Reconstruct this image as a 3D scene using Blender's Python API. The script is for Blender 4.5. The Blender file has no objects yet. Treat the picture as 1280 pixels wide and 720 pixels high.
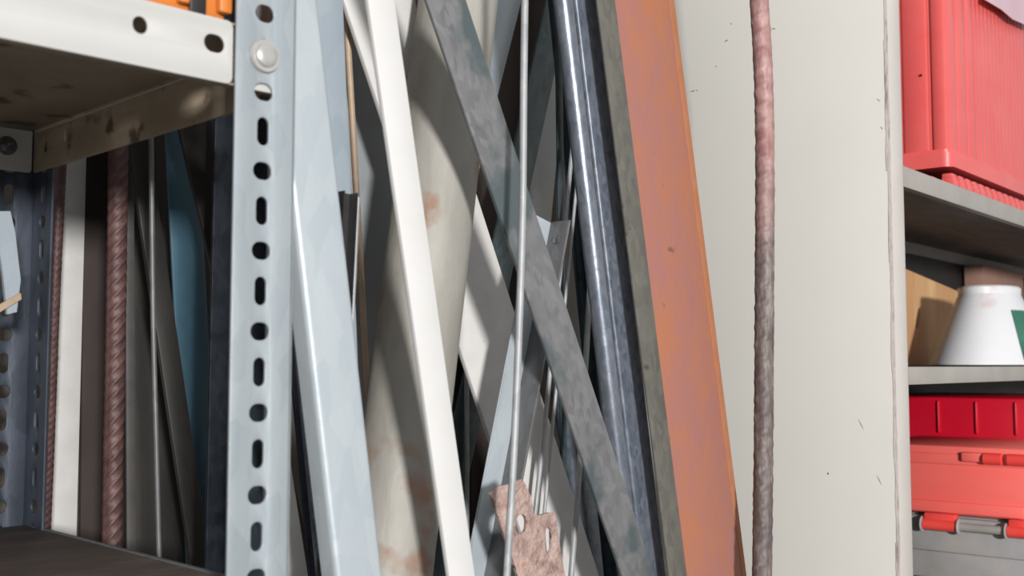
import bpy, bmesh, math, random
from mathutils import Vector, Matrix, noise
random.seed(7)
C = bpy.context.scene.collection
F = 1379.0; PITCH = math.radians(4.0); CAMZ = 0.6; S2 = math.sqrt(2)
FW = Vector((0, math.cos(PITCH), math.sin(PITCH))); UP = Vector((0, -math.sin(PITCH), math.cos(PITCH)))
CAM = Vector((0, 0, CAMZ))

def ray(px, py):
    return FW + Vector((1, 0, 0)) * ((px - 640) / F) + UP * ((360 - py) / F)
def onplane(px, py, n, d):            # n.P = d, with n horizontal
    r = ray(px, py); t = (d - n.dot(CAM)) / n.dot(r)
    return CAM + r * t
def pk(px, py, k):                    # a point of the upright plane Y - X = k (parallel to the rack front)
    return onplane(px, py, Vector((-1, 1, 0)), k)

# ------------------------------------------------------------------ materials
def lin(c):
    c /= 255.0
    return c / 12.92 if c <= 0.04045 else ((c + 0.055) / 1.055) ** 2.4
def L(rgb, g=1.0):
    return tuple(min(1, lin(v) * g) for v in rgb) + (1,)
MATS = {}
def mat(name, base, second=None, third=None, g=0.55, rough=0.5, metal=0.0, scale=30.0, stretch=(1, 1, 1),
        kind='noise', amt=0.6, bump=0.0, bscale=200.0, spots=None, spot_amt=0.62, spot_scale=40.0, contrast=0.18):
    if name in MATS: return MATS[name]
    m = bpy.data.materials.new(name); m.use_nodes = True
    nt = m.node_tree; N = nt.nodes; K = nt.links
    b = N['Principled BSDF']
    b.inputs['Roughness'].default_value = rough; b.inputs['Metallic'].default_value = metal
    tc = N.new('ShaderNodeTexCoord'); mp = N.new('ShaderNodeMapping'); mp.inputs['Scale'].default_value = stretch
    K.new(tc.outputs['Object'], mp.inputs['Vector'])
    vec = mp.outputs['Vector']
    col = None
    if second:
        if kind == 'spangle':
            t = N.new('ShaderNodeTexVoronoi'); t.inputs['Scale'].default_value = scale
            K.new(vec, t.inputs['Vector'])
            sp = N.new('ShaderNodeSeparateColor'); K.new(t.outputs['Color'], sp.inputs['Color'])
            t2 = N.new('ShaderNodeTexNoise'); t2.inputs['Scale'].default_value = scale * 0.35; t2.inputs['Detail'].default_value = 6
            K.new(vec, t2.inputs['Vector'])
            mx = N.new('ShaderNodeMix'); mx.data_type = 'FLOAT'; mx.inputs[0].default_value = 0.62
            K.new(sp.outputs[0], mx.inputs[2]); K.new(t2.outputs['Fac'], mx.inputs[3]); fac = mx.outputs[0]
        else:
            t = N.new('ShaderNodeTexNoise'); t.inputs['Scale'].default_value = scale
            t.inputs['Detail'].default_value = 8; t.inputs['Roughness'].default_value = amt
            K.new(vec, t.inputs['Vector']); fac = t.outputs['Fac']
        r = N.new('ShaderNodeValToRGB'); K.new(fac, r.inputs['Fac'])
        r.color_ramp.elements[0].position = 0.5 - contrast; r.color_ramp.elements[0].color = L(base, g)
        r.color_ramp.elements[1].position = 0.5 + contrast; r.color_ramp.elements[1].color = L(second, g)
        if third:
            e = r.color_ramp.elements.new(0.5); e.color = L(third, g)
        col = r.outputs['Color']
    else:
        rgb = N.new('ShaderNodeRGB'); rgb.outputs[0].default_value = L(base, g); col = rgb.outputs[0]
    if spots:
        t3 = N.new('ShaderNodeTexNoise'); t3.inputs['Scale'].default_value = spot_scale; t3.inputs['Detail'].default_value = 5
        K.new(tc.outputs['Object'], t3.inputs['Vector'])
        r3 = N.new('ShaderNodeValToRGB'); K.new(t3.outputs['Fac'], r3.inputs['Fac'])
        r3.color_ramp.elements[0].position = spot_amt; r3.color_ramp.elements[0].color = (0, 0, 0, 1)
        r3.color_ramp.elements[1].position = min(1, spot_amt + 0.06); r3.color_ramp.elements[1].color = (1, 1, 1, 1)
        mm = N.new('ShaderNodeMix'); mm.data_type = 'RGBA'
        K.new(r3.outputs['Color'], mm.inputs[0]); K.new(col, mm.inputs[6]); mm.inputs[7].default_value = L(spots, g)
        col = mm.outputs[2]
    K.new(col, b.inputs['Base Color'])
    if bump:
        tb = N.new('ShaderNodeTexNoise'); tb.inputs['Scale'].default_value = bscale; tb.inputs['Detail'].default_value = 4
        K.new(vec, tb.inputs['Vector'])
        bp = N.new('ShaderNodeBump'); bp.inputs['Strength'].default_value = bump; bp.inputs['Distance'].default_value = 0.006 if bump >= 1 else 0.002
        K.new(tb.outputs['Fac'], bp.inputs['Height']); K.new(bp.outputs['Normal'], b.inputs['Normal'])
    MATS[name] = m
    return m
G = 0.55
def galv(name, a, b, g=G, rough=0.42, metal=0.35, scale=110, stretch=(1, 1, .5), **k):
    return mat(name, a, b, g=g, rough=rough, metal=metal, scale=scale, stretch=stretch, kind='spangle', bump=0.12, contrast=0.3, **k)

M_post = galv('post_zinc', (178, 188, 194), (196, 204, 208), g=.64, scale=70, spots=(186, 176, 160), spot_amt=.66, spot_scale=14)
M_post_shade = galv('post_zinc_shade', (66, 74, 86), (92, 100, 114), scale=60)  # back-post zinc, darkened to carry the shade inside the rack
M_blue = galv('bright_zinc', (190, 200, 206), (206, 214, 218), g=.68, metal=.2, scale=60)
M_blue2 = galv('bright_zinc_cool', (178, 192, 202), (196, 206, 214), g=.62, metal=.25, scale=55)
M_strap = galv('weathered_zinc', (128, 126, 128), (160, 160, 160), g=.64, scale=190, spots=(104, 116, 118), spot_amt=.52, spot_scale=10)
M_pipe = mat('old_zinc_pipe', (168, 164, 154), (206, 202, 192), (186, 182, 172), g=G, rough=.62, metal=.1, scale=14, stretch=(1, 1, .35),
             bump=.25, bscale=160, spots=(176, 142, 120), spot_amt=.585, spot_scale=11)
M_white = mat('white_paint', (238, 236, 232), (244, 242, 240), g=.6, rough=.45, scale=20)
M_board = mat('white_board', (226, 222, 218), (240, 238, 234), g=.66, rough=.6, scale=25, spots=(170, 150, 132), spot_amt=.72, spot_scale=60)
M_tube = galv('shiny_zinc_tube', (118, 126, 140), (156, 162, 172), g=.62, rough=.33, metal=.5, scale=220)
M_dzinc = galv('dark_zinc', (96, 106, 122), (146, 154, 166), rough=.42, metal=.25, scale=240)
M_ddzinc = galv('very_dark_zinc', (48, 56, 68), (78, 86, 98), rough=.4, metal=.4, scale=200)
M_olive = galv('olive_steel', (108, 106, 98), (138, 134, 124), rough=.6, metal=.15, scale=150, spots=(78, 84, 76), spot_amt=.64, spot_scale=30)
M_grey = galv('plain_grey_steel', (122, 122, 124), (146, 146, 148), rough=.5, metal=.3, scale=150)
M_teal = galv('teal_steel', (62, 78, 82), (92, 106, 110), rough=.5, metal=.3, scale=160)
M_tealdark = galv('dark_teal_tube', (44, 64, 72), (76, 98, 108), rough=.35, metal=.5, scale=160)
M_rust = mat('orange_rust', (200, 126, 84), (180, 122, 116), (190, 124, 104), g=.6, rough=.75, scale=13, stretch=(1, 1, .5), amt=.72, contrast=.14,
             bump=.2, bscale=220, spots=(140, 92, 80), spot_amt=.7, spot_scale=50)
M_rusty_edge = mat('orange_rust_edge', (196, 120, 76), (206, 138, 98), g=.56, rough=.8, scale=30, amt=.7)
M_rebar = mat('rebar_rust', (84, 56, 54), (122, 88, 84), g=.6, rough=.55, metal=.1, scale=60, amt=.7, bump=.3)
M_rebar_grey = mat('rebar_grey_rust', (84, 74, 72), (156, 146, 142), (112, 98, 94), g=.7, rough=.55, metal=.1, scale=90, stretch=(1, 1, .25), amt=.75, bump=.5)
M_rebar_pink = mat('rebar_pink_rust', (172, 126, 118), (196, 156, 148), g=.56, rough=.65, scale=60, amt=.7, bump=.3)
def height_mix(name, ma, mb, z0, z1):
    m = ma.copy(); m.name = name; nt = m.node_tree; N = nt.nodes; K = nt.links
    b = N['Principled BSDF']; old = b.inputs['Base Color'].links[0].from_socket
    tc = [n for n in N if n.type == 'TEX_COORD'][0]
    sx = N.new('ShaderNodeSeparateXYZ'); K.new(tc.outputs['Object'], sx.inputs[0])
    nz = N.new('ShaderNodeTexNoise'); nz.inputs['Scale'].default_value = 18; K.new(tc.outputs['Object'], nz.inputs['Vector'])
    ad = N.new('ShaderNodeMath'); ad.operation = 'MULTIPLY_ADD'; K.new(nz.outputs['Fac'], ad.inputs[0]); ad.inputs[1].default_value = .16; K.new(sx.outputs['Z'], ad.inputs[2])
    mr = N.new('ShaderNodeMapRange'); K.new(ad.outputs[0], mr.inputs[0]); mr.inputs[1].default_value = z0 + .08; mr.inputs[2].default_value = z1 + .08
    n2 = N.new('ShaderNodeTexNoise'); n2.inputs['Scale'].default_value = 60; n2.inputs['Detail'].default_value = 6; K.new(tc.outputs['Object'], n2.inputs['Vector'])
    rp = N.new('ShaderNodeValToRGB'); rp.color_ramp.elements[0].color = L(mb[0], .56); rp.color_ramp.elements[1].color = L(mb[1], .56)
    rp.color_ramp.elements[0].position = .35; rp.color_ramp.elements[1].position = .65; K.new(n2.outputs['Fac'], rp.inputs[0])
    mx = N.new('ShaderNodeMix'); mx.data_type = 'RGBA'; K.new(mr.outputs[0], mx.inputs[0]); K.new(old, mx.inputs[6]); K.new(rp.outputs[0], mx.inputs[7])
    K.new(mx.outputs[2], b.inputs['Base Color'])
    return m
M_rebar_mix = height_mix('rebar_mixed_rust', M_rebar_grey, ((176, 124, 120), (214, 172, 166)), .70, .84)
M_flake = mat('flaky_rust', (132, 104, 98), (206, 184, 174), (184, 156, 146), g=.72, rough=.85, scale=45, amt=.75, bump=1.0, bscale=140,
              spots=(196, 140, 108), spot_amt=.6, spot_scale=40)
M_rod = galv('rod_zinc', (176, 178, 180), (206, 207, 208), rough=.5, metal=.15, scale=120)
M_brass = mat('tan_rod', (176, 150, 124), (198, 172, 148), g=.7, rough=.55, metal=.05, scale=40)
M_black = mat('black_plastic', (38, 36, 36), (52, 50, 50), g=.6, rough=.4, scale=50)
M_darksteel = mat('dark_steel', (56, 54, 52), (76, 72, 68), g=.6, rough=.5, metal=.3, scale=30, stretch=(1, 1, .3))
M_darksteel2 = mat('dim_steel', (84, 82, 78), (104, 100, 96), g=.5, rough=.6, scale=30)
M_brown = mat('rust_shade_brown', (66, 54, 50), (88, 74, 68), g=.42, rough=.8, scale=20, stretch=(1, 1, .4))  # shared by a rust-brown sheet and a strip painted as shadow
M_greyboard = mat('grey_sheet', (150, 146, 138), (172, 168, 160), (160, 166, 168), g=.6, rough=.6, scale=6)
M_bluesheet = mat('blue_sheet', (66, 112, 136), (92, 132, 150), g=.6, rough=.5, scale=14, stretch=(1, 1, .3))
M_cyan = mat('cyan_plastic', (110, 180, 190), (130, 196, 204), g=.6, rough=.4, scale=10)
M_cream = mat('cream_shelf_paint', (228, 226, 221), (236, 234, 230), g=.53, rough=.5, scale=10, spots=(206, 186, 156), spot_amt=.7, spot_scale=16)
M_under = mat('shelf_shade_grime', (136, 122, 104), (160, 146, 126), g=.95, rough=.6, scale=14, spots=(84, 70, 54), spot_amt=.6, spot_scale=22)  # brown base carries the shade under the shelf; spots are grime
M_panel = mat('cream_panel_paint', (224, 221, 213), (229, 226, 218), g=.75, rough=.42, scale=3, spots=(190, 186, 176), spot_amt=.76, spot_scale=30)
M_panel_edge = mat('chipped_paint_edge', (150, 136, 128), (92, 72, 74), (206, 198, 190), g=.9, rough=.7, scale=60, stretch=(1, 1, .15), amt=.75)
M_flange = mat('cream_flange_paint', (222, 214, 206), (230, 224, 217), g=.66, rough=.45, scale=8)
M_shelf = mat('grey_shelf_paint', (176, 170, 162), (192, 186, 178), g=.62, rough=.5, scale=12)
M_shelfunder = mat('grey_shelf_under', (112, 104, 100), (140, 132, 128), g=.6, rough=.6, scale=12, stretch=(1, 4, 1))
M_red = mat('red_plastic', (230, 92, 90), (234, 106, 102), g=.84, rough=.38, scale=12, spots=(222, 104, 98), spot_amt=.7, spot_scale=20)
M_deepred = mat('deep_red_plastic', (190, 8, 38), (204, 10, 44), g=.95, rough=.4, scale=10)
M_salmon = mat('faded_red_lid', (234, 96, 88), (230, 110, 100), g=.97, rough=.5, scale=16, stretch=(1, .3, 1))
M_latch = mat('bright_red_plastic', (236, 66, 60), (240, 80, 72), g=.9, rough=.35, scale=12)
M_toolgrey = mat('grey_toolbox_plastic', (152, 148, 140), (170, 164, 158), (158, 156, 156), g=.85, rough=.6, scale=14)
M_tubwhite = mat('white_tub_plastic', (226, 226, 228), (234, 232, 234), g=.9, rough=.4, scale=8, spots=(224, 208, 208), spot_amt=.6, spot_scale=12)
M_green = mat('green_label', (24, 96, 74), (60, 124, 102), g=.9, rough=.5, scale=14)
M_wood = mat('pine_wood', (202, 156, 106), (216, 174, 124), (194, 148, 104), g=1.1, rough=.7, scale=9, stretch=(1, 1, .18), amt=.65)
M_knot = mat('pine_knot', (112, 84, 62), (150, 112, 78), g=.8, rough=.8, scale=60)
M_card = mat('brown_cardboard', (160, 122, 106), (170, 132, 116), g=.9, rough=.8, scale=14)
M_orange = mat('orange_plastic', (236, 132, 50), (244, 146, 66), g=.62, rough=.45, scale=10)
M_bolt = mat('bolt_metal', (206, 204, 198), (226, 224, 218), g=.6, rough=.35, metal=.4, scale=60)
M_nut = mat('steel_nut', (120, 122, 124), (160, 162, 164), g=.5, rough=.25, metal=.6, scale=60)
M_deck = mat('grimy_deck', (70, 58, 52), (128, 114, 104), (92, 78, 70), g=.95, rough=.7, scale=16, stretch=(.35, 1, 1), amt=.75, bump=.3, bscale=60)
M_wall = mat('shaded_plaster', (120, 112, 104), (140, 132, 124), g=.7, rough=.9, scale=5)  # dim grey puts the bay's shade into pale plaster
M_floor = mat('concrete', (120, 118, 114), (150, 148, 144), g=.7, rough=.85, scale=8, bump=.2)
M_film = mat('pale_film', (216, 176, 186), (228, 196, 204), g=.8, rough=.25, scale=12)
M_shade_black = mat('shade_black', (40, 38, 38), (50, 46, 46), g=.6, rough=.6, scale=20)  # near-black that stands in for shade behind shelves and stock

# ------------------------------------------------------------------ mesh helpers
def finish(bm, name, m, parent=None, mw=None, local=None, angle=34):
    bmesh.ops.recalc_face_normals(bm, faces=bm.faces[:])
    for f in bm.faces: f.smooth = True
    for e in bm.edges:
        if len(e.link_faces) == 2 and e.calc_face_angle(0) > math.radians(angle): e.smooth = False
    me = bpy.data.meshes.new(name); bm.to_mesh(me); bm.free()
    for mm in (m if isinstance(m, (list, tuple)) else [m]): me.materials.append(mm)
    o = bpy.data.objects.new(name, me); C.objects.link(o)
    if parent: o.parent = parent
    if mw is not None: o.matrix_world = mw if not parent else mw
    if local is not None: o.matrix_local = local
    return o
def tag(o, label, cat=None, group=None, kind=None):
    if label: o['label'] = label
    if cat: o['category'] = cat
    if group: o['group'] = group
    if kind: o['kind'] = kind
    return o
def empty(name, mw, label=None, cat=None, group=None, kind=None):
    o = bpy.data.objects.new(name, None); C.objects.link(o); o.empty_display_size = .05
    o.matrix_world = mw
    return tag(o, label, cat, group, kind)
def frame(origin, x, y):
    x = Vector(x).normalized(); y = Vector(y).normalized(); z = x.cross(y)
    m = Matrix.Identity(4)
    for i in range(3):
        m[i][0], m[i][1], m[i][2], m[i][3] = x[i], y[i], z[i], origin[i]
    return m
def add_box(bm, x0, x1, y0, y1, z0, z1, bev=0.0, mi=0):
    vs = [bm.verts.new((x, y, z)) for x in (x0, x1) for y in (y0, y1) for z in (z0, z1)]
    fs = [bm.faces.new([vs[i] for i in q]) for q in ((0, 1, 3, 2), (4, 6, 7, 5), (0, 4, 5, 1), (2, 3, 7, 6), (0, 2, 6, 4), (1, 5, 7, 3))]
    for f in fs: f.material_index = mi
    if bev:
        es = list({e for f in fs for e in f.edges})
        bmesh.ops.bevel(bm, geom=es, offset=bev, segments=2, affect='EDGES', profile=.5, material=-1)
def add_prism(bm, prof, z0, z1, n=1, mi=0, fn=None):
    rings = []
    for j in range(n + 1):
        z = z0 + (z1 - z0) * j / n
        rings.append([bm.verts.new(fn(x, y, z) if fn else (x, y, z)) for x, y in prof])
    q = len(prof)
    for j in range(n):
        for i in range(q):
            bm.faces.new((rings[j][i], rings[j][(i + 1) % q], rings[j + 1][(i + 1) % q], rings[j + 1][i])).material_index = mi
    bm.faces.new(rings[0][::-1]).material_index = mi; bm.faces.new(rings[-1]).material_index = mi
def rrect(w, h, r, cx=0, cy=0, seg=4):
    out = []
    for (sx, sy, a0) in ((1, 1, 0), (-1, 1, 90), (-1, -1, 180), (1, -1, 270)):
        for i in range(seg + 1):
            a = math.radians(a0 + 90 * i / seg)
            out.append((cx + sx * (w / 2 - r) + r * math.cos(a), cy + sy * (h / 2 - r) + r * math.sin(a)))
    return out
def lathe(bm, prof, n=32, M=None, mi=0, close=True):
    rings = []
    for r, z in prof:
        ring = []
        for i in range(n):
            a = 2 * math.pi * i / n; v = Vector((r * math.cos(a), r * math.sin(a), z))
            ring.append(bm.verts.new(M @ v if M else v))
        rings.append(ring)
    for j in range(len(rings) - 1):
        for i in range(n):
            bm.faces.new((rings[j][i], rings[j][(i + 1) % n], rings[j + 1][(i + 1) % n], rings[j + 1][i])).material_index = mi
    if close:
        bm.faces.new(rings[0][::-1]).material_index = mi; bm.faces.new(rings[-1]).material_index = mi
def holed(bm, outline, holes, t, fn):
    """flat plate with real holes, in (a, b) and thickness c; fn maps (a, b, c) to a point"""
    cu = bpy.data.curves.new('tmp', 'CURVE'); cu.dimensions = '2D'; cu.fill_mode = 'BOTH'; cu.extrude = t / 2 - min(.0004, t / 8)
    cu.bevel_depth = min(.0004, t / 8); cu.bevel_resolution = 1; cu.offset = -cu.bevel_depth
    for poly in [outline] + holes:
        s = cu.splines.new('POLY'); s.points.add(len(poly) - 1); s.use_cyclic_u = True
        for p, q in zip(s.points, poly): p.co = (q[0], q[1], 0, 1)
    ob = bpy.data.objects.new('tmp', cu); C.objects.link(ob)
    dg = bpy.context.evaluated_depsgraph_get(); dg.update()
    me = bpy.data.meshes.new_from_object(ob.evaluated_get(dg))
    bpy.data.objects.remove(ob); bpy.data.curves.remove(cu)
    b2 = bmesh.new(); b2.from_mesh(me); bpy.data.meshes.remove(me)
    bmesh.ops.remove_doubles(b2, verts=b2.verts[:], dist=1e-6)
    mp = {}
    for v in b2.verts: mp[v] = bm.verts.new(fn(v.co.x, v.co.y, v.co.z))
    for f in b2.faces:
        try: bm.faces.new([mp[v] for v in f.verts])
        except ValueError: pass
    b2.free()
def slot(cx, cy, w, h, seg=6):
    return rrect(w, h, min(w, h) / 2 - 1e-5, cx, cy, seg)

# ------------------------------------------------------------------ stock standing in the bay
NRM = Vector((1, -1, 0)).normalized()
def bar_frame(k, l0, r0, l1, r1, y0=0, y1=720, rot=0.0):
    k0, k1 = k if isinstance(k, tuple) else (k, k)
    A0, A1 = pk((l0 + r0) / 2, y0, k0), pk((l1 + r1) / 2, y1, k1)
    A = (A0 - A1).normalized()
    W = (NRM.cross(A) if False else A.cross(-NRM) * -1)
    W = (W - A * W.dot(A)).normalized()
    W = W if W.dot(Vector((1, 1, 0))) > 0 else -W
    def wid(l, r, y):
        kk = k0 if y == y0 else k1
        d = pk(r, y, kk) - pk(l, y, kk)
        return (d - A * d.dot(A)).length
    w = (wid(l0, r0, y0) + wid(l1, r1, y1)) / 2
    V = ((A0 + A1) / 2 - CAM).normalized()
    Y = A.cross(W)
    if rot:
        R = Matrix.Rotation(math.radians(rot), 3, A)
        W2 = R @ W; Y2 = R @ Y
        w *= abs(V.dot(Y)) / max(.25, abs(V.dot(Y2)))
        W, Y = W2, Y2
    base = A1 + A * ((0.0 - A1.z) / A.z)
    lift = abs(W.z) * w / 2
    base = base + A * ((lift + .001) / A.z)
    M = frame(base, W, A.cross(W))
    return M, w, A, (A0 + A1) / 2
def length_to(M, A, ztop): return (ztop - M.translation.z) / A.z
def place(bm, name, m, M, label, cat, group=None, angle=34):
    o = finish(bm, name, m, angle=angle); o.matrix_world = M
    return tag(o, label, cat, group)

def flat(name, m, k, l0, r0, l1, r1, label, cat='metal bar', t=.004, y0=0, y1=720, rot=0, top=1.2, bow=0, group=None, twist=0):
    M, w, A, mid = bar_frame(k, l0, r0, l1, r1, y0, y1, rot)
    H = length_to(M, A, top); bm = bmesh.new()
    e = min(t * .3, .0012)
    fn = None
    if bow: fn = lambda x, y, z: (x, y + bow * math.sin(math.pi * z / H), z)
    add_prism(bm, rrect(w, t, e, 0, 0, 2), 0, H, 24 if bow else 1, fn=fn)
    return place(bm, name, m, M, label, cat, group)
def angle_bar(name, m, k, l0, r0, l1, r1, label, cat='metal bar', t=.003, depth=.03, side=1, y0=0, y1=720, rot=0, top=1.2, holes=None, group=None):
    M, w, A, mid = bar_frame(k, l0, r0, l1, r1, y0, y1, rot)
    H = length_to(M, A, top); bm = bmesh.new(); h = w / 2; s = side
    prof = [(-h * s, 0), (h * s, 0), (h * s, depth), ((h - t) * s, depth), ((h - t) * s, t), (-h * s, t)]
    add_prism(bm, prof, 0, H)
    bmesh.ops.bevel(bm, geom=[e for e in bm.edges if e.calc_length() > .2], offset=t * .35, segments=2, affect='EDGES')
    return place(bm, name, m, M, label, cat, group), M, w, H
def channel(name, m, k, l0, r0, l1, r1, label, cat='metal channel', t=.002, depth=.03, y0=0, y1=720, rot=0, top=1.2, lip=.008, r=.004):
    M, w, A, mid = bar_frame(k, l0, r0, l1, r1, y0, y1, rot)
    H = length_to(M, A, top); bm = bmesh.new(); h = w / 2
    def arc(cx, cy, rr, a0, a1): return [(cx + rr * math.cos(math.radians(a0 + (a1 - a0) * i / 5)), cy + rr * math.sin(math.radians(a0 + (a1 - a0) * i / 5))) for i in range(6)]
    outer = [(-h + lip, depth), (-h, depth)] + arc(-h + r, r, r, 180, 270) + arc(h - r, r, r, 270, 360) + [(h, depth), (h - lip, depth)]
    inner = [(h - lip, depth - t), (h - t, depth - t)] + arc(h - r, r, r - t, 360, 270) + arc(-h + r, r, r - t, 270, 180) + [(-h + t, depth - t), (-h + lip, depth - t)]
    add_prism(bm, outer + inner, 0, H)
    return place(bm, name, m, M, label, cat)
def pipe(name, m, k, l0, r0, l1, r1, label, cat='metal pipe', wall=.0025, y0=0, y1=720, top=1.2, n=40, group=None, solid=False):
    M, w, A, mid = bar_frame(k, l0, r0, l1, r1, y0, y1)
    sl = ((l0 + r0) - (l1 + r1)) / 2 / (y1 - y0)
    r = .25 * ((r0 - l0) + (r1 - l1)) * math.cos(math.atan(sl)) * mid.y / F
    H = length_to(M, A, top); bm = bmesh.new()
    if solid: lathe(bm, [(r, 0), (r, H)], n)
    else:
        lathe(bm, [(r - wall, 0), (r, 0), (r, H), (r - wall, H), (r - wall, 0)], n, close=False)
        bmesh.ops.remove_doubles(bm, verts=bm.verts[:], dist=1e-6)
    return place(bm, name, m, M, label, cat, group)
def path_rod(name, m, k, pts, wpx, label, cat, style='plain', ztop=1.2, n=16, pitch=.00175, ztop_list=None, mi_fn=None, turn=0.0, envp=.5, rp=1.25, skew=2.3, irr=.02, group=None):
    """rod whose centre line goes through image points (top first) on plane k, continued straight to the floor and up to ztop"""
    P = [pk(x, y, k) for x, y in pts]
    d = (P[-1] - P[-2]).normalized(); P.append(P[-1] + d * ((.003 - P[-1].z) / d.z))
    if ztop:
        d = (P[0] - P[1]).normalized(); P.insert(0, P[0] + d * ((ztop - P[0].z) / d.z))
    P = P[::-1]                                     # floor first
    mid = P[len(P) // 2]
    r0 = wpx / 2 * mid.y / F
    T = [0]
    for a, b in zip(P, P[1:]): T.append(T[-1] + (b - a).length)
    def at(s):
        for i in range(len(P) - 1):
            if s <= T[i + 1] or i == len(P) - 2:
                u = (s - T[i]) / (T[i + 1] - T[i])
                p0 = P[max(0, i - 1)]; p1 = P[i]; p2 = P[i + 1]; p3 = P[min(len(P) - 1, i + 2)]
                m1 = (p2 - p0).normalized() * (T[i + 1] - T[i]); m2 = (p3 - p1).normalized() * (T[i + 1] - T[i])
                u = max(0, min(1, u))
                return p1 * (2*u**3 - 3*u**2 + 1) + m1 * (u**3 - 2*u*u + u) + p2 * (-2*u**3 + 3*u*u) + m2 * (u**3 - u*u)
    Lt = T[-1]
    step = {'plain': .02, 'thread': pitch / 2, 'rebar': .0013}[style]
    N = int(Lt / step); org = P[0]; bm = bmesh.new(); rings = []
    for j in range(N + 1):
        s = Lt * j / N; c = at(s); tg = (at(min(Lt, s + .01)) - at(max(0, s - .01))).normalized()
        W = Vector((1, 1, 0)).normalized(); W = (W - tg * W.dot(tg)).normalized(); B = tg.cross(W)
        ring = []
        for i in range(n):
            a = 2 * math.pi * i / n; r = r0; off = 0
            if style == 'thread':
                r = r0 * (1.0 if j % 2 else .86); off = pitch * i / n
            elif style == 'rebar':
                side = 1 if math.sin(a + turn) > 0 else -1
                ph = (s / (r0 * rp) + side * ((a + turn) % math.pi) / math.pi * skew) % 1.0
                rib = max(0, 1 - abs(ph - .5) / .24); rib = min(1, rib * 1.6)
                env = max(0, abs(math.sin(a + turn))) ** envp
                r = r0 * (.90 + .11 * rib * env + .09 * max(0, abs(math.cos(a + turn)) - .93) / .07)
                r *= 1 + irr * noise.noise(Vector((s * 130, math.cos(a) * 2, math.sin(a) * 2)))
            ring.append(bm.verts.new(c + W * r * math.cos(a) + B * r * math.sin(a) + tg * off - org))
        rings.append(ring)
    for j in range(N):
        for i in range(n):
            bm.faces.new((rings[j][i], rings[j][(i + 1) % n], rings[j + 1][(i + 1) % n], rings[j + 1][i]))
    bm.faces.new(rings[0][::-1]); bm.faces.new(rings[-1])
    if mi_fn:
        for f in bm.faces: f.material_index = mi_fn(f.calc_center_median() + org)
    return place(bm, name, m, Matrix.Translation(org), label, cat, group, angle=60)

# ------------------------------------------------------------------ the setting
bm = bmesh.new(); add_box(bm, -3, 5, -4.5, 4, -.1, 0)
tag(finish(bm, 'floor', M_floor), 'grey concrete floor', kind='structure')
bm = bmesh.new(); add_box(bm, -1.6, 3.4, 0, .1, 0, 2.4)
KW = 1.72
Mw = frame(Vector((-KW / 2, KW / 2, 0)), (1, 1, 0), (-1, 1, 0))
o = finish(bm, 'wall_back', M_wall); o.matrix_world = Mw; tag(o, 'dim plaster wall behind the racks, its shade put into the grey', kind='structure')

# ------------------------------------------------------------------ left rack (slotted angle posts)
C0 = Vector(((.561 - .84) / 2, (.561 + .84) / 2, 0))
ML = frame(C0, (1, 1, 0), (-1, 1, 0))
rack = empty('slotted_rack', ML, 'pale grey slotted angle shelving rack at the left, cream shelf on top', 'rack')
FL, TH = .0435, .0022
def rack_z(px, py, plane='front'):
    return (pk(px, py, .84) if plane == 'front' else onplane(px, py, Vector((1, 1, 0)), .561)).z
PITCHZ = (rack_z(331, 66) - rack_z(311, 672)) / 12.0
Z66 = rack_z(331, 66)
def post(bx, by, sx, sy, m, zoff=0.0, H=1.3, F2=FL):
    """corner at (bx, by), flanges running towards sx along x and sy along y"""
    bm = bmesh.new()
    hs1 = []; hs2 = []
    i0 = -60
    for i in range(-60, 60):
        z = Z66 + zoff + i * PITCHZ
        if z < .03 or z > H - .03: continue
        if i % 2 == 0: h = (.0085, .0178)
        else: h = (.0135, .0112)
        hs1.append(slot(.0235, z, *h)); hs2.append(slot(.0245 if F2 == FL else .016, z, *h))
    out = [(0, 0), (FL, 0), (FL, H), (0, H)]
    holed(bm, out, hs1, TH, lambda a, b, c: (bx + sx * a, by + sy * (TH / 2 + c), b))
    holed(bm, [(0, 0), (F2, 0), (F2, H), (0, H)], hs2, TH, lambda a, b, c: (bx + sx * (TH / 2 + c), by + sy * a, b))
    return finish(bm, 'post', m, rack, angle=50)
def local(o, parent): o.parent = parent; return o
DEP = .417; WID = .62
post(0, 0, -1, 1, M_post, F2=.028)
pb = post(0, DEP, -1, -1, M_post_shade, zoff=.006); pb['label'] = 'blue-grey back post with shade put into its colour'
post(-WID, 0, 1, 1, M_post); post(-WID, DEP, 1, -1, M_post_shade)
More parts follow.
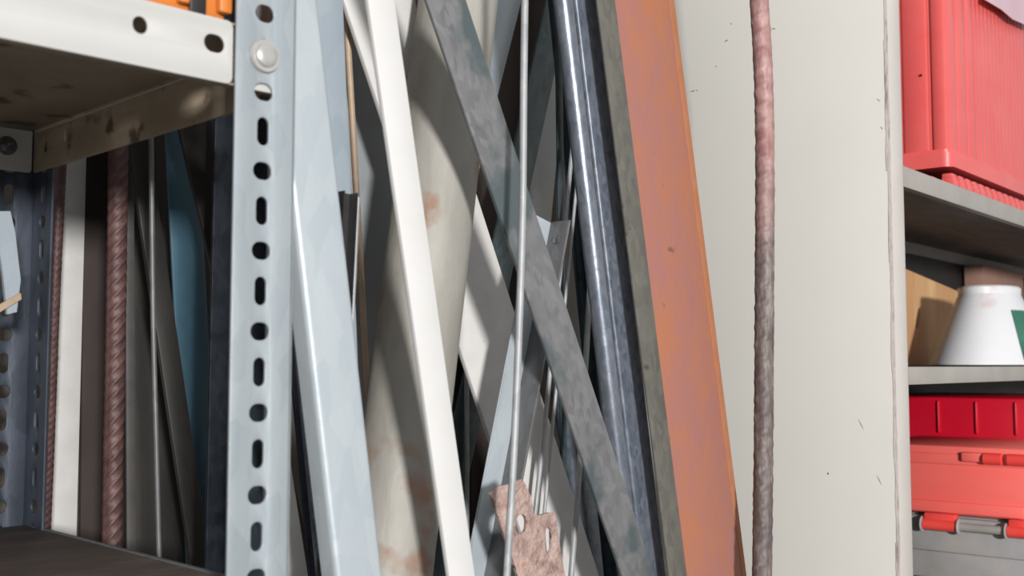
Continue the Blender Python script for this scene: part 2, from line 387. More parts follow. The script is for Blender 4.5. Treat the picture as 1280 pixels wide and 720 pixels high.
for zsh in ('top',):
    zb = rack_z(290, 104); zt = zb + .0395; s = .0035
    # front lip with its holes
    def lx(px, py):
        p = pk(px, py, .84); return (p - C0).dot(Vector((1, 1, 0)).normalized()), p.z
    bm = bmesh.new()
    x1, z1 = lx(178, 30); x2, z2 = lx(271, 53)
    hs = [slot(x1, z1, .0092, .0102), slot(x2, z2, .0140, .0112), slot(-WID + .03, z2, .0105, .009)]
    x3, z3 = lx(330, 18); 
    xr = -.0443; xl = -WID + .006
    out = rrect(xr - xl, zt - zb, .0045, (xr + xl) / 2, (zt + zb) / 2, 5)
    holed(bm, out, hs, .0016, lambda a, b, c: (a, s + c, b))
    finish(bm, 'shelf_lip', M_cream, rack, angle=50)
    bm = bmesh.new(); add_box(bm, -.0425, -.005, s - .0006, s + .0008, zb - .0005, zt - .015, .0005); finish(bm, 'corner_tab', M_cream, rack)
    bm = bmesh.new(); add_box(bm, -.0062, -.0048, s + .012, DEP - .02, zt - .0042, zt - .0030, .0003); finish(bm, 'fold_highlight', M_cream, rack)  # cream strip added as the bright highlight along the fold
    bm = bmesh.new(); add_box(bm, -WID + .006, -.0065, s + .0008, s + .009, zb, zb + .0015, .0005); add_box(bm, -WID + .006, -.0065, s + .0008, DEP - .003, zt - .0016, zt, .0005)
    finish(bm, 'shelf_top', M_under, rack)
    bm = bmesh.new()
    holed(bm, rrect(DEP - .012, .0395, .003, DEP / 2, (zt + zb) / 2), [slot(.343, zb + .0245, .0045, .010), slot(.385, zb + .021, .007, .011), slot(.05, zb + .02, .007, .011)], .0016,
          lambda a, b, c: (-.0038 + c, a, b))
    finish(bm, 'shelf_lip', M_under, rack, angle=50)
    bm = bmesh.new()
    holed(bm, rrect(WID - .012, .0395, .003, -WID / 2, (zt + zb) / 2), [], .0016, lambda a, b, c: (a, DEP - .006 + c, b))
    q = finish(bm, 'shelf_lip', M_cream, rack, angle=50)
# lower shelf: top surface through the point where its right edge leaves the picture
zd = rack_z(275, 719, 'side')
bm = bmesh.new(); add_box(bm, -WID + .004, .001, -.003, DEP + .006, zd - .012, zd, .002)
q = finish(bm, 'lower_shelf', M_deck, rack); q['label'] = 'grimy dark brown board shelf'
bm = bmesh.new(); add_box(bm, -.0015, .0025, .03, DEP - .002, zd - .03, zd + .001, .0006)
q = finish(bm, 'shelf_rail', M_grey, rack)
# bolts: flat round head through the front post, nuts on the back lip and front lip
def bolt(px, py, k, r, nut=False, plane=None, m=None, nrm=(1, -1, 0), off=.002):
    p = pk(px, py, k) if plane is None else plane
    z = Vector(nrm).normalized(); x = Vector((0, 0, 1)).cross(z).normalized(); y = z.cross(x)
    Mt = Matrix.Identity(4)
    for i in range(3): Mt[i][0], Mt[i][1], Mt[i][2], Mt[i][3] = x[i], y[i], z[i], p[i]
    bm = bmesh.new()
    lathe(bm, [(.2 * r, -.004), (r, -.0005), (r, .0008), (r * .96, .0016)] , 28)
    if nut:
        add_prism(bm, [(r * .62 * math.cos(a), r * .62 * math.sin(a)) for a in [i * math.pi / 3 for i in range(6)]], .0016, .007)
        lathe(bm, [(r * .33, .007), (r * .33, .0105), (r * .25, .0112)], 16)
    else:
        lathe(bm, [(r * .72, .0016), (r * .68, .0034), (r * .5, .0046), (r * .3, .0048)], 28)
    o = finish(bm, 'bolt', m or M_bolt, angle=30); o.parent = rack; o.matrix_parent_inverse = Matrix.Identity(4)
    o.matrix_local = ML.inverted() @ Mt
    return o
bolt(331, 70, .8385, .0106)
nb = Vector((-1, 1, 0)).normalized()
pbk = onplane(9, 182, Vector((-1, 1, 0)), .84 + (DEP - .0075) * S2)
bolt(0, 0, 0, .0085, nut=True, plane=pbk, m=M_nut, nrm=(1, -1, 0))
# a diagonal brace strip inside the rack at the far left
bm = bmesh.new()
kb = .84 + .30 * S2
def tri_plate(pts, k, t):
    b = bmesh.new(); f = []; g = []
    for x, y in pts:
        p = pk(x, y, k); f.append(b.verts.new(p)); g.append(b.verts.new(p + Vector((-1, 1, 0)).normalized() * t))
    b.faces.new(f); b.faces.new(g[::-1])
    for i in range(len(f)): b.faces.new((f[i], f[(i + 1) % len(f)], g[(i + 1) % len(f)], g[i]))
    b.transform(ML.inverted()); return b
b = tri_plate([(-8, 264), (13, 264), (19, 290), (26, 350), (21, 390), (9, 393), (4, 345)], kb, .004)
q = finish(b, 'brace_plate', M_blue2, rack); q['label'] = 'pale brace plate inside the back post'
b = tri_plate([(26, 366), (27, 374), (-70, 432), (-72, 420)], kb - .004, .003)
finish(b, 'brace_strip', M_brass, rack)

# orange crate on the top shelf
zt_ = zt
Mo = ML @ Matrix.Translation((-.186, .10, zt_ + .0008))
crt = empty('storage_bin', Mo, 'orange plastic storage bin on the cream top shelf, barely in view', 'bin')
bm = bmesh.new()
add_box(bm, -.20, .145, -.085, .19, 0, .11, .006)
for i in range(13):
    x = -.188 + i * .027
    add_box(bm, x, x + .009, -.091, -.084, .006, .085, .002)
finish(bm, 'bin_body', M_orange, crt)
bm = bmesh.new(); add_box(bm, -.206, .151, -.094, .196, .095, .112, .004)
finish(bm, 'bin_rim', M_orange, crt)
bm = bmesh.new(); add_box(bm, .115, .126, -.0925, -.09, .0, .09, .001); finish(bm, 'handle_slot', M_black, crt)

# ------------------------------------------------------------------ right shelving unit
AX = math.radians(40); U2 = Vector((math.sin(AX), math.cos(AX), 0)); V2 = Vector((-math.cos(AX), math.sin(AX), 0))
mc = (1116 - 640) / F; Yc = .856 / (1 - mc); C2 = Vector((mc * Yc, Yc, 0))
MR = frame(C2, U2, V2)
unit = empty('shelving_unit', MR, 'cream shelving unit at the right with a tall blank side panel', 'shelving unit')
def onr(px, py, b=0.0):          # point on the unit's plane at depth b, in unit coordinates
    p = onplane(px, py, V2, V2.dot(C2) + b); d = p - C2
    return d.dot(U2), b, p.z
SD = .30; RW = 1.8; RH = 1.5
bm = bmesh.new(); add_box(bm, 0, .002, .0, .585, .001, RH, .0008)
q = finish(bm, 'side_panel', M_panel, unit)
# chipped corner edge
bm = bmesh.new()
for i in range(150):
    z = i * .01 + .002
    w = .0004 + .0012 * abs(noise.noise(Vector((z * 22, 1.3, 0)))) + (.0006 if noise.noise(Vector((z * 5, 0, 4))) > .1 else 0)
    add_box(bm, -.0006, .0001 + w * .8, -.0022 , w * 2.2, z, z + .0102)
finish(bm, 'chipped_edge', M_panel_edge, unit)
bm = bmesh.new()
for (x, y, w_, h_, a_) in ((866, 114, 5, 1.6, -.3), (871, 113, 3, 1.0, .2), (908, 51, 6, 1.2, -.5), (914, 30, 2, 1.6, 0), (967, 36, 5, 1.2, .1), (1035, 592, 1.6, 3, 0), (895, 83, 3, 1, -.3), (1098, 125, 6, .6, .9), (1102, 160, 5, .6, 1.1), (1099, 600, 12, .5, 1.2), (1076, 530, 14, .5, 1.2)):
    p = MR.inverted() @ onplane(x, y, U2, U2.dot(C2)); sc_ = p.length / 2 * 0 + 1.35 / F
    vs_ = []
    for (u, v) in ((-.5, 0), (-.1, -.5), (.5, -.1), (.15, .5)):
        yy = -(u * w_ * math.cos(a_) - v * h_ * math.sin(a_)) * sc_ * 1.3; zz_ = -(u * w_ * math.sin(a_) + v * h_ * math.cos(a_)) * sc_
        vs_.append((p.y + yy, p.z + zz_))
    f_ = [bm.verts.new((-.00025, a, b)) for a, b in vs_]; g_ = [bm.verts.new((.0002, a, b)) for a, b in vs_]
    bm.faces.new(f_); bm.faces.new(g_[::-1])
    for i in range(4): bm.faces.new((f_[i], f_[(i + 1) % 4], g_[(i + 1) % 4], g_[i]))
q = finish(bm, 'paint_chips', M_darksteel, unit); q['kind'] = 'stuff'
bm = bmesh.new(); add_box(bm, .0022, .041, -.002, .0005, .001, RH, .0006); add_box(bm, .0388, .041, -.002, .012, .001, RH, .0005)
finish(bm, 'front_flange', M_flange, unit)
bm = bmesh.new(); add_box(bm, RW, RW + .002, 0, SD, .001, RH); add_box(bm, RW - .04, RW, -.002, .0005, .001, RH)
finish(bm, 'side_panel', M_panel, unit)
bm = bmesh.new(); add_box(bm, .002, RW, SD, SD + .002, .001, RH); q = finish(bm, 'shade_panel', M_shade_black, unit); q['label'] = 'added black sheet for the shadow behind the shelves'  # added black sheet, stands in for gap shadow behind the shelves
_, _, zA0 = onr(1131, 207.5); _, _, zA1 = onr(1131, 233)
_, _, zB0 = onr(1137, 458.5); _, _, zB1 = onr(1137, 481)
def shelf(z0, z1, under=M_shelfunder):
    bm = bmesh.new(); add_box(bm, .003, RW - .001, .001, .0025, z1, z0, .0005)
    add_box(bm, .003, RW - .001, .0025, .012, z1, z1 + .0015)
    a = finish(bm, 'shelf_front', M_shelf, unit)
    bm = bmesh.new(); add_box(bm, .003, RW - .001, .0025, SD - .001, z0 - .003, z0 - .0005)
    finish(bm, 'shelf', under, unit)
    bm = bmesh.new(); add_box(bm, .003, RW - .001, SD - .004, SD - .001, z1, z0 - .003)
    finish(bm, 'shelf_back_lip', M_shelf, unit)
shelf(zA0, zA1); shelf(zB0, zB1)
zC = .60 - .32; shelf(zC, zC - .025)
shelf(.08, .055)

# red crate on the upper shelf
ax, _, _ = onr(1183, 120, .012)
Mc = MR @ Matrix.Translation((ax, .012, zA0 + .0005))
crate = empty('red_crate', Mc, 'red ribbed plastic crate on the upper right shelf', 'crate')
cw, cd, chh = .42, .27, .36
_, _, zrim = onr(1183, 189, .012); zr = zrim - zA0
bm = bmesh.new()
def ribbed_wall(bm, x0, x1, y0, y1, z0, z1): add_box(bm, x0, x1, y0, y1, z0, z1, .0015)
ribbed_wall(bm, .004, cw - .004, .004, .008, zr, chh); ribbed_wall(bm, .004, cw - .004, cd - .008, cd - .004, zr, chh)
ribbed_wall(bm, .004, .008, .004, cd - .004, zr, chh); ribbed_wall(bm, cw - .008, cw - .004, .004, cd - .004, zr, chh)
add_box(bm, .004, cw - .004, .004, cd - .004, zr, zr + .004)
finish(bm, 'crate_body', M_red, crate)
bm = bmesh.new()
def prism_rib(bm, x0, x1, y0, y1, z0, z1, r=.002): add_box(bm, x0, x1, y0, y1, z0, z1, r)
# corner posts and ribs on the front face
prism_rib(bm, .0, .014, .0, .021, zr, chh, .005)
for x0_, x1_ in ((.0145, .048), (.052, .092), (.096, .130)): prism_rib(bm, x0_, x1_, .001, .008, zr, chh, .003)
x = .138
while x < cw - .02:
    prism_rib(bm, x, x + .016, .0034, .006, zr, chh - .012, .0012); x += .019
prism_rib(bm, .1305, .1335, .0005, .006, zr, chh, .001)
for (y0_, y1_) in ((.025, .062), (.068, .11), (.115, .16), (.165, .22), (.225, .265)):
    prism_rib(bm, .0012, .008, y0_, y1_, zr, chh, .0045)
finish(bm, 'crate_ribs', M_red, crate)
bm = bmesh.new(); add_prism(bm, rrect(cw + .014, cd + .014, .014, cw / 2, cd / 2, 6), zr - .0215, zr - .001)
add_prism(bm, rrect(cw + .006, cd + .006, .011, cw / 2, cd / 2, 6), zr - .002, zr + .004)
finish(bm, 'crate_base_rim', M_red, crate)
bm = bmesh.new()
zf = zr - .0215
for i in range(14):
    x = .004 + i * .030
    for q in range(3): add_box(bm, x + q * .002, x + .020 + q * .002, -.006 + q * .002, .012, .001 + q * zf * .2, zf * (.34 + .2 * q), .0015)
for i in range(8): add_box(bm, -.004, .012, .02 + i * .03, .042 + i * .03, 0, zf * .6, .002)
finish(bm, 'crate_feet', M_red, crate)
bm = bmesh.new(); add_prism(bm, rrect(cw + .016, cd + .016, .012, cw / 2, cd / 2, 6), chh, chh + .012)
finish(bm, 'crate_top_rim', M_red, crate)
# small drilled hole on the left face
p = onplane(1151, 94, U2, U2.dot(C2) + ax - .001); pl = Mc.inverted() @ p
bm = bmesh.new(); lathe(bm, [(.0016, -.0004), (.0016, .001)], 14, Matrix.Rotation(math.radians(90), 4, 'Y')); bm.transform(Matrix.Translation((-.0012, pl.y, pl.z)))
finish(bm, 'rivet_hole', M_black, crate)
# pale film hanging over the crate front at the upper right
pts = [(1232, -30), (1232, 0), (1252, 12), (1266, 24), (1284, 32), (1300, 37), (1300, -30)]
bf = bmesh.new()
P = [onplane(x, y, V2, V2.dot(C2) + .0005) for x, y in pts]
f = [bf.verts.new(p) for p in P]; g = [bf.verts.new(p + V2 * .0012) for p in P]
bf.faces.new(f); bf.faces.new(g[::-1])
for i in range(len(f)): bf.faces.new((f[i], f[(i + 1) % len(f)], g[(i + 1) % len(f)], g[i]))
o = finish(bf, 'plastic_film', M_film); tag(o, 'pale pinkish plastic film hanging over the red crate front', 'plastic film')
bb = o.data.vertices[0].co.copy(); o.data.transform(Matrix.Translation(-bb)); o.location = bb

# middle shelf: wood, white tub, cardboard
mt = (1238 - 640) / F; bT = .108
aT = ((C2.x + V2.x * bT) - mt * (C2.y + V2.y * bT)) / (mt * U2.y - U2.x)
PT = C2 + U2 * aT + V2 * bT + Vector((0, 0, zB0))
sc = PT.y / F
rb, rt, hh = 95 * sc, 47 * sc, 98 * sc
tub = empty('plastic_tub', frame(PT + Vector((0, 0, .0006)), U2, V2), 'white tapered plastic tub with a green label, on the middle right shelf', 'tub')
bm = bmesh.new()
lathe(bm, [(rb * .9, 0), (rb, .002), (rb * .995, .006), (rt + .004, hh - .016), (rt + .0025, hh - .014), (rt + .0035, hh - .003), (rt, hh), (rt - .004, hh)], 64)
bm.transform(Matrix.Diagonal((1.12, .70, 1, 1)))
finish(bm, 'tub_body', M_tubwhite, tub)
bm = bmesh.new(); rr = []
for i in range(25):
    a = math.radians(-124 + i * 2.8)
    ring = []
    for (r, z) in ((rb * .995 + .0012, .01), (rt + .0052, hh - .02)):
        ring.append(bm.verts.new((r * math.cos(a), r * math.sin(a), z)))
        ring.append(bm.verts.new(((r - .0011) * math.cos(a), (r - .0011) * math.sin(a), z)))
    rr.append(ring)
for i in range(24):
    a, b = rr[i], rr[i + 1]
    bm.faces.new((a[0], b[0], b[2], a[2])); bm.faces.new((a[1], a[3], b[3], b[1])); bm.faces.new((a[2], b[2], b[3], a[3])); bm.faces.new((a[0], a[1], b[1], b[0]))
bm.faces.new(rr[0][0:1] + [rr[0][2], rr[0][3], rr[0][1]]); bm.faces.new([rr[-1][0], rr[-1][1], rr[-1][3], rr[-1][2]])
bm.transform(Matrix.Diagonal((1.12, .70, 1, 1)))
q = finish(bm, 'label', M_green, tub); q['label'] = 'green paper label'

# pine offcut: its front face leans back to the left of the tub
bw = .246
a0, _, ztl = onr(1120, 331, bw); a1, _, ztr = onr(1197, 362, bw); a2, _, _ = onr(1150, 458, bw)
wood = empty('wood_offcut', MR @ Matrix.Translation((a0, bw, zB0 + .0005)), 'knotty pine offcut left of the white tub', 'wood')
bm = bmesh.new()
prof = [(0, 0), (a1 - a0 + .02, 0), (a1 - a0 + .01, ztr - zB0 - .004), (0, ztl - zB0)]
add_prism(bm, prof, -.0, .045)
bm.transform(Matrix(((1, 0, 0, 0), (0, 0, 1, 0), (0, 1, 0, 0), (0, 0, 0, 1))))
bmesh.ops.bevel(bm, geom=bm.edges[:], offset=.0012, segments=2, affect='EDGES')
finish(bm, 'board', M_wood, wood)
kx, _, kz = onr(1147, 398, bw)
bm = bmesh.new(); lathe(bm, [(.0165, -.0012), (.0165, .0006), (.012, .001)], 20); bm.transform(Matrix.Translation((kx - a0, -.0001, kz - zB0)) @ Matrix.Rotation(math.radians(28), 4, 'Y') @ Matrix.Diagonal((.42, 1, 1.35, 1)) @ Matrix.Rotation(math.radians(90), 4, 'X'))
q = finish(bm, 'knot', M_knot, wood); q['label'] = 'dark knot'
ac, _, _ = onr(1228, 345, .255)
bm = bmesh.new(); add_box(bm, 0, .30, 0, .04, 0, .235 * 0 + (zA1 - zB0) - .004, .001)
o = finish(bm, 'cardboard_box', M_card); o.matrix_world = MR @ Matrix.Translation((ac, .253, zB0 + .0005))
tag(o, 'flat brown cardboard box standing at the back of the middle shelf', 'box')

# deep red crate and grey toolbox in the lower compartment
def onv(px, py, a): # plane a = const of unit
    p = onplane(px, py, U2, U2.dot(C2) + a); d = p - C2
    return a, d.dot(V2), p.z
aD = .615
_, y1_, zt1 = onv(1142, 497, aD); _, y2_, zb1 = onv(1142, 553, aD)
dr = empty('deep_red_crate', MR @ Matrix.Translation((aD, .004, zC + .0005)), 'deep red ribbed crate behind the toolbox, under the white tub', 'crate')
_, _, ztop = onv(1200, 497, aD)
hD = ztop - zC
bm = bmesh.new(); add_box(bm, 0, .34, 0, .286, 0, hD, .004)
finish(bm, 'crate_body', M_deepred, dr)
bm = bmesh.new()
for i in range(5):
    y = .030 + i * .062
    add_box(bm, -.005, .002, y, y + .004, hD - .060, hD - .006, .0022)
add_box(bm, -.004, .002, .002, .284, hD - .078, hD - .071, .002)
finish(bm, 'crate_ribs', M_deepred, dr)

aG = .395
_, b_l, z_l = onv(1140, 555, aG); _, b_r, z_r = onv(1280, 566, aG)
_, _, zl2 = onv(1141, 640, aG)
tb = empty('toolbox', MR @ Matrix.Translation((aG, -.045, zC + .0005)), 'grey toolbox with a faded red hinged lid on the lower right shelf', 'toolbox')
hL = z_l - zC; hB = zl2 - zC; TD = .235; TW = .212
bm = bmesh.new(); add_box(bm, .006, TW - .006, .006, TD - .006, 0, hB - .001, .006)
_, _, zrid = onv(1142, 682, aG)
add_box(bm, .0, TW, .0, TD, zrid - zC - .006, hB - .004, .004)
finish(bm, 'toolbox_body', M_toolgrey, tb)
bm = bmesh.new(); add_box(bm, -.002, TW + .002, -.002, TD + .002, hB, hL, .006)
add_box(bm, -.0055, TW, .012, TD - .012, hB + .003, hB + .020, .002)
add_box(bm, -.0045, TW, .008, TD - .02, hL - .028, hL - .012, .002)
finish(bm, 'lid', M_salmon, tb)
def tube_y(bm, x, z, r, y0, y1, n=20, r2=None):
    Mx = Matrix.Translation((x, y0, z)) @ Matrix.Rotation(math.radians(-90), 4, 'X')
    lathe(bm, [(r * .8, 0), (r, .001), (r2 or r, y1 - y0 - .001), ((r2 or r) * .8, y1 - y0)], n, Mx)
def yz(px, py): _, b, z = onv(px, py, aG); return b + .045, z - zC
# lower hinge: red knuckles, grey washers, grey pin between
yA, zA_ = yz(1157, 652); yB, _ = yz(1200, 657); yC, zC_ = yz(1206, 655); yD, _ = yz(1253, 661); yE, _ = yz(1262, 664)
zz = (yz(1180, 656)[1])
for (p, q_) in ((yB, yA), (-.0, yE)):
    if q_ - p > .004:
        bm = bmesh.new(); tube_y(bm, -.010, zz, .0085, p, q_); add_box(bm, -.013, .002, p + .002, q_ - .002, zz, zz + .017, .002)
        finish(bm, 'hinge_knuckle', M_latch, tb)
        bm = bmesh.new(); tube_y(bm, -.010, zz, .0115, q_, q_ + .003); finish(bm, 'washer', M_toolgrey, tb)
bm = bmesh.new(); tube_y(bm, -.010, zz, .0062, yE + .004, yB - .002); finish(bm, 'hinge_pin', M_shelf, tb)
bm = bmesh.new(); tube_y(bm, -.010, zz, .0115, yB - .003, yB); finish(bm, 'washer', M_toolgrey, tb)
yF, zF = yz(1232, 573); yG, _ = yz(1204, 571)
bm = bmesh.new(); tube_y(bm, -.010, zF, .0085, .0, yz(1262, 575)[0]); tube_y(bm, -.010, zF, .0085, yz(1256, 575)[0] , yF); 
finish(bm, 'carry_handle', M_latch, tb)
bm = bmesh.new(); add_box(bm, -.012, .0, yF, yG, zF - .006, zF + .008, .003); finish(bm, 'handle_bracket', M_salmon, tb)

# ------------------------------------------------------------------ stock in the bay, right to left
path_rod('bent_rebar', M_rebar_mix, .94, [(949, 0), (953.5, 80), (956, 180), (955.5, 360), (954.5, 540), (952.5, 720)], 26,
         'bent dark rebar standing upright against the cream side panel', 'rebar', 'rebar', 1.12, n=28, turn=math.pi / 2, skew=.8, envp=2.0, rp=1.75, irr=.06)
ob = flat('rusty_bar', M_rust, 1.010, 765, 842, 859, 932, 'wide orange rusty flat bar leaning left of the cream panel', t=.004, top=1.14)
wr = max(v.co.x for v in ob.data.vertices); hr = max(v.co.z for v in ob.data.vertices)
bm = bmesh.new(); add_prism(bm, rrect(.011, .0052, .0022, wr - .0045, 0, 4), .001, hr - .001)
finish(bm, 'rounded_edge', M_rusty_edge, ob, local=Matrix.Identity(4))['label'] = 'brighter orange rolled edge'
flat('steel_strip', M_olive, .997, 748, 765, 833, 860, 'dull olive grey steel strip just left of the orange rusty bar', t=.003, top=1.14)
channel('steel_channel', M_dzinc, 1.035, 722, 749, 803, 836, 'dark speckled galvanised channel between the olive strip and the shiny tube', depth=.016, top=1.14, lip=.004)
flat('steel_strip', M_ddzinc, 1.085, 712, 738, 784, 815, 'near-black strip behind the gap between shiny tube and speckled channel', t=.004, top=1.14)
pipe('steel_tube', M_tube, 1.003, 691, 716, 777, 801, 'shiny galvanised tube with a bright streak, left of the speckled channel', 'metal tube', top=1.14)
pipe('steel_tube', M_tealdark, 1.205, 684, 706, 755, 775, 'dark teal tube behind the shiny galvanised tube', 'metal tube', top=1.2)
flat('glass_strip', M_teal, 1.148, 694, 701, 697, 705, 'thin green-grey strip left of the dark teal tube', t=.003, y0=0, y1=290, top=1.2, cat='strip')

path_rod('threaded_rod', M_rod, .862, [(656, 0), (654.5, 120), (653.5, 240), (650.5, 360), (643.5, 540), (633.5, 720)], 10,
         'long thin threaded rod in front of the diagonal grey strap', 'threaded rod', 'thread', 1.02, n=14)
flat('steel_strap', M_strap, (.905, .955), 530, 583, 777, 817, 'weathered grey flat bar crossing the bay diagonally', t=.004, top=1.0)
flat('painted_bar', M_white, .885, 457, 492, 560, 591, 'white painted bar leaning in front of the thick pipe', t=.005, top=1.02)
pipe('thick_pipe', M_pipe, (1.065, 1.04), 527, 619, 425, 545, 'thick rust-stained galvanised pipe leaning to the right', top=1.25, wall=.004, n=64)
flat('white_board', M_board, (1.14, 1.118), 428, 517, 670, 747, 'chipped white board leaning left, behind the thick pipe', 'board', t=.006, top=1.12)

# galvanised angle with its top end in view
angle_ob, MA, wA, HA = angle_bar('galvanised_angle', M_blue, 1.02, 672, 687, 592, 628, 'galvanised angle iron with its bolted top end below the diagonal strap', y0=276, y1=640, t=.0028, depth=.004, top=pk(680, 274, 1.02).z)
bm = bmesh.new(); dpt = .036
# second flange, turned towards the camera's right
hA = wA / 2
FD = .024
add_box(bm, hA - .0028, hA, -FD, .001, .004, HA + .001, .0008)
q = finish(bm, 'flange', M_grey, angle_ob, local=Matrix.Identity(4))
bm = bmesh.new(); lathe(bm, [(.0045, -.001), (.0045, .0012), (.0028, .0022)], 20, Matrix.Rotation(math.radians(-90), 4, 'Y'))
bm.transform(Matrix.Translation((hA - .0028, -FD * .5, HA - .018)))
q = finish(bm, 'screw', M_nut, angle_ob, local=Matrix.Identity(4))

path_rod('thin_rod', M_rod, 1.085, [(690, 440), (680, 540), (667, 660), (661, 720)], 6, 'thin bright rod right of the galvanised angle', 'rod', 'plain', .84)
path_rod('thin_rod', M_rod, 1.065, [(735, 400), (726, 560), (714, 720)], 7.5, 'grey rod standing before the white board, left of the diagonal strap', 'rod', 'plain', .80)
path_rod('thin_rod', M_rod, 1.09, [(700, 440), (688, 560), (673, 720)], 4.5, 'second thin rod close behind the bright rod', 'rod', 'plain', .80)
path_rod('thin_rod', M_rod, 1.36, [(583, 440), (583.5, 560), (584, 720)], 6, 'dim grey rod in the black gap right of the thick pipe', 'rod', 'plain', 1.1)

# leaning right, further back
flat('steel_plate', M_teal, 1.37, 682, 712, 590, 622, 'dark teal flat bar leaning right behind the threaded rod', t=.005, y0=0, y1=420, top=1.25)
flat('steel_plate', M_blue2, 1.41, 620, 652, 560, 590, 'blue-grey flat bar at the top, between thick pipe and threaded rod', t=.005, y0=0, y1=240, top=1.25)
flat('steel_plate', M_greyboard, 1.45, 684, 712, 640, 676, 'pale grey bar glimpsed above the galvanised angle', t=.005, y0=0, y1=420, top=1.25)
flat('rust_sheet', M_brown, 1.50, 600, 700, 590, 690, 'rust brown sheet added behind everything to darken the top centre', 'sheet', t=.004, top=1.3)  # rust-brown sheet added to darken the top centre
flat('dark_backing', M_shade_black, 1.54, 540, 660, 545, 690, 'black sheet added as shade at the back of the bay, behind the thick pipe', 'sheet', t=.004, top=1.3)  # sheet added so the gap onto the shaded wall goes black
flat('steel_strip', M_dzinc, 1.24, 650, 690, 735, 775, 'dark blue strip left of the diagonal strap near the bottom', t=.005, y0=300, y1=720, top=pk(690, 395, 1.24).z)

# left of the thick pipe
channel('zinc_channel', M_blue, .894, 339, 399, 421, 481, 'wide bright galvanised channel right of the slotted post', depth=.018, top=.90, r=.0045)
flat('zinc_plate', M_blue2, .956, 380, 427, 408, 458, 'galvanised strip just behind the wide bright channel', t=.004, top=1.12)
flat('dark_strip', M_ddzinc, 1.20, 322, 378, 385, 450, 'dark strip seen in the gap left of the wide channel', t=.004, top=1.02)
pipe('zinc_rod', M_dzinc, .945, 325, 335, 395, 405, 'blue-grey rod in the shadow left of the wide channel', 'rod', top=1.0, solid=True, n=20)
flat('white_board', M_board, 1.14, 333, 357, 355, 385, 'white board end glimpsed right of the slotted post at the bottom', 'board', t=.006, y0=560, y1=720, top=pk(330, 545, 1.14).z)
path_rod('tan_rod', M_brass, 1.168, [(432, 0), (442, 180), (451, 340), (458, 480)], 8.5, 'slim tan rod right of the galvanised strip', 'rod', 'plain', 1.15)
# black trim with top end in view
kt = .925
tp = pk(440, 240, kt)
M, w, A, mid = bar_frame(kt, 430, 447, 424, 441, 240, 360)
H = length_to(M, A, tp.z); bm = bmesh.new(); h = w / 2
add_prism(bm, [(-h, 0), (-h + .0012, 0), (-h + .0012, .008), (h - .0012, .008), (h - .0012, -.001), (h, -.001), (h, .0095), (-h, .0095)], 0, H)
bt = place(bm, 'black_trim', M_black, M, 'black plastic trim channel with its cut top end beside the tan rod', 'trim')
bm = bmesh.new(); lathe(bm, [(.0016, 0), (.0016, H - .003)], 14); bm.transform(Matrix.Translation((h + .0012, .0006, 0)))
finish(bm, 'grey_bead', M_rod, bt, local=Matrix.Identity(4))
flat('grey_sheet', M_greyboard, 1.26, 432, 520, 440, 530, 'grey sheet added for the half-shadowed wall between the tan rod and the thick pipe', 'sheet', t=.005, top=1.3)  # sheet added in place of the half-shadowed wall


# ------------------------------------------------------------------ seen through the left rack
path_rod('rebar', M_rebar, 1.36, [(148, 190), (145, 400), (142, 560), (139.5, 700)], 25, 'thick ribbed reddish rebar seen through the left rack', 'rebar', 'rebar', 1.2, n=60)
path_rod('rebar', M_rebar, 1.50, [(76, 200), (68, 360), (61, 540), (55, 680)], 15, 'thinner rebar beside the back post of the left rack', 'rebar', 'rebar', 1.2, n=24)
flat('white_board', M_board, 1.60, 66, 104, 46, 98, 'white board behind the rebars, partly in the post shadow', 'board', t=.006, top=1.3, y0=200, y1=680)
path_rod('threaded_rod', M_grey, 1.27, [(189, 180), (191.5, 400), (195.5, 560), (199, 700)], 7, 'threaded rod upright behind the left rack', 'threaded rod', 'thread', 1.2, n=12)
flat('post_shadow_strip', M_brown, 1.615, 105, 150, 99, 146, 'dark brown strip painted as the post shadow, between the two rebars', 'board', t=.006, top=1.3, y0=200, y1=680)  # dark strip painted as the post's shadow on the white board
flat('blue_sheet', M_bluesheet, 1.46, 205, 250, 225, 262, 'blue sheet strip in the shade behind the left rack', 'sheet', t=.004, y0=180, y1=500, top=1.25)
flat('dark_bar', M_darksteel, 1.34, 225, 262, 300, 345, 'dark bar leaning left just inside the slotted post', t=.006, y0=160, y1=500, top=1.02)
flat('dark_bar', M_darksteel, 1.40, 160, 185, 236, 262, 'dark bar leaning behind the threaded rod in the left rack', t=.006, y0=180, y1=700, top=1.1)
flat('dark_bar', M_ddzinc, 1.24, 262, 338, 258, 330, 'dark upright strip beside the slotted post, widened to darken the post holes', t=.004, y0=400, y1=700, top=1.05)  # strip widened behind the post to darken its slots
flat('dark_backing', M_darksteel, 1.56, 140, 300, 140, 310, 'dark sheet at the back behind the threaded rod', 'sheet', t=.004, top=1.3)
flat('cyan_strip', M_cyan, 1.42, 262, 275, 282, 292, 'cyan plastic sliver beside the slotted post', 'strip', t=.003, y0=290, y1=420, top=pk(264, 286, 1.42).z)
flat('grey_strip', M_darksteel2, 1.43, 156, 166, 157, 170, 'slim grey strip immediately right of the thick rebar', t=.004, y0=200, y1=640, top=1.2)

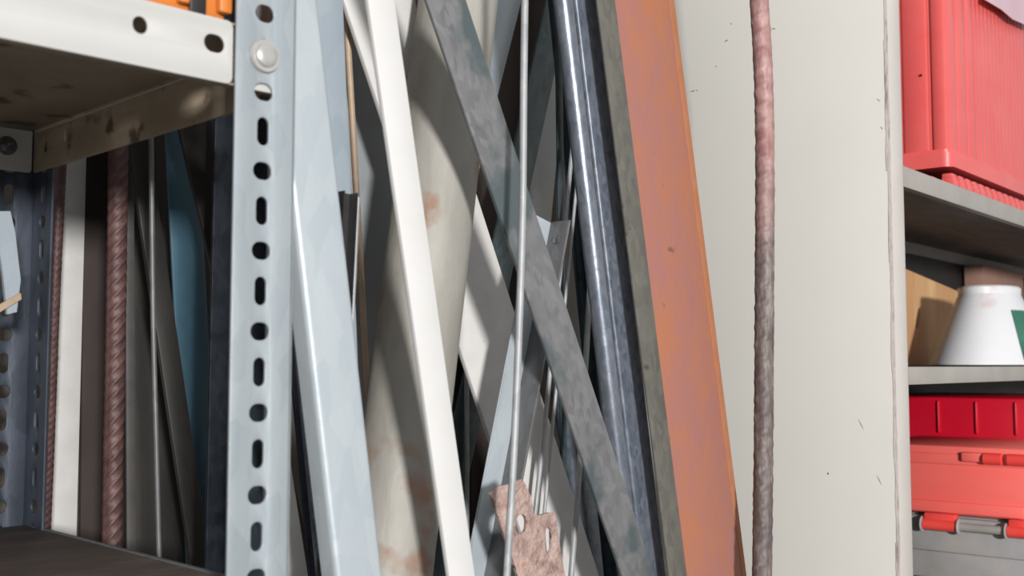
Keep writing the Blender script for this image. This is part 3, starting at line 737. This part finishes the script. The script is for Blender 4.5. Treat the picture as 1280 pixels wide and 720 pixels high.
# ------------------------------------------------------------------ rusty slotted angle, torn top
kr = .925
def sz(px, py):
    p = pk(px, py, kr); return (p.x + p.y) / S2, p.z
org = pk(660, 700, kr)
s0, z0 = sz(660, 700)
def smap(px, py): a, b = sz(px, py); return (a - s0, b - z0)
def extend(p, q, z):  # continue line p->q to height z (local)
    t = (z - p[1]) / (q[1] - p[1]); return (p[0] + (q[0] - p[0]) * t, z)
zfl = .002 - z0
la, lb = smap(612, 618), smap(646, 720); fa, fb = smap(666, 644), smap(690, 720); ra, rb_ = smap(692, 641), smap(705, 720)
edge = [smap(x, y) for x, y in ((612, 618), (616, 612), (623, 608), (631, 606), (641, 602), (650, 599), (656, 604), (659, 613), (663, 622), (664, 633), (666, 644))]
def torn(line):
    out = []
    for i, p in enumerate(line): out.append((p[0] + .0006 * math.sin(i * 5.1), p[1] + .0006 * math.cos(i * 3.7)))
    return out
bm = bmesh.new()
outl = torn(edge) + [extend(fa, fb, zfl), extend(la, lb, zfl)]
hx, hz = smap(650, 655)
hs = [slot(hx, hz, .0125, .016), slot(*extend(smap(650, 655), smap(676, 735), hz - .062), .0085, .019)]
Nn = Vector((-1, 1, 0)).normalized(); Uu = Vector((1, 1, 0)).normalized()
holed(bm, outl, hs, .0034, lambda a, b, c: Uu * a + Vector((0, 0, b)) + Nn * c)
org.z = z0
o = place(bm, 'rusty_angle', M_flake, Matrix.Translation(Vector(((s0 * S2 - kr) / 2, (s0 * S2 + kr) / 2, z0))), 'rusted slotted angle piece with a torn top at the bottom centre', 'metal bar', angle=45)
bm = bmesh.new()
out2 = torn([fa, smap(675, 643), smap(684, 641), ra, smap(695, 660), smap(697, 675)]) + [extend(ra, rb_, zfl), extend(fa, fb, zfl)]
hx, hz = smap(684, 675)
holed(bm, out2, [slot(hx, hz, .0075, .021), slot(*extend(smap(684, 675), smap(694, 720), hz - .06), .0075, .02)], .0034, lambda a, b, c: Uu * a + Vector((0, 0, b)) + Nn * c)
q = finish(bm, 'side_flange', M_flake, o, local=Matrix.Identity(4), angle=45)
# shift the origin of every single-mesh thing stays at its base; nothing else to do here

# ------------------------------------------------------------------ camera, light, world
cam = bpy.data.cameras.new('camera'); co = bpy.data.objects.new('camera', cam); C.objects.link(co)
cam.sensor_width = 36; cam.lens = F / 1280 * 36; cam.clip_start = .02
co.location = CAM; co.rotation_euler = (math.radians(90) + PITCH, 0, 0)
cam.dof.use_dof = True; cam.dof.focus_distance = 1.12; cam.dof.aperture_fstop = 9
bpy.context.scene.camera = co
ld = bpy.data.lights.new('studio_lamp', 'AREA'); ld.shape = 'DISK'; ld.size = .34; ld.energy = 262; ld.color = (1, .99, .98)
lo = bpy.data.objects.new('studio_lamp', ld); C.objects.link(lo); lo.location = (1.25, -3.2, 1.05)
lo.rotation_euler = (Vector((.1, 1.2, .6)) - lo.location).to_track_quat('-Z', 'Y').to_euler()
w = bpy.data.worlds.new('room_light'); bpy.context.scene.world = w; w.use_nodes = True
bg = w.node_tree.nodes['Background']; bg.inputs[0].default_value = (.97, .98, 1, 1); bg.inputs[1].default_value = .62
vs = bpy.context.scene.view_settings
vs.view_transform = 'Standard'; vs.look = 'None'; vs.exposure = 0; vs.gamma = 1; vs.use_curve_mapping = False
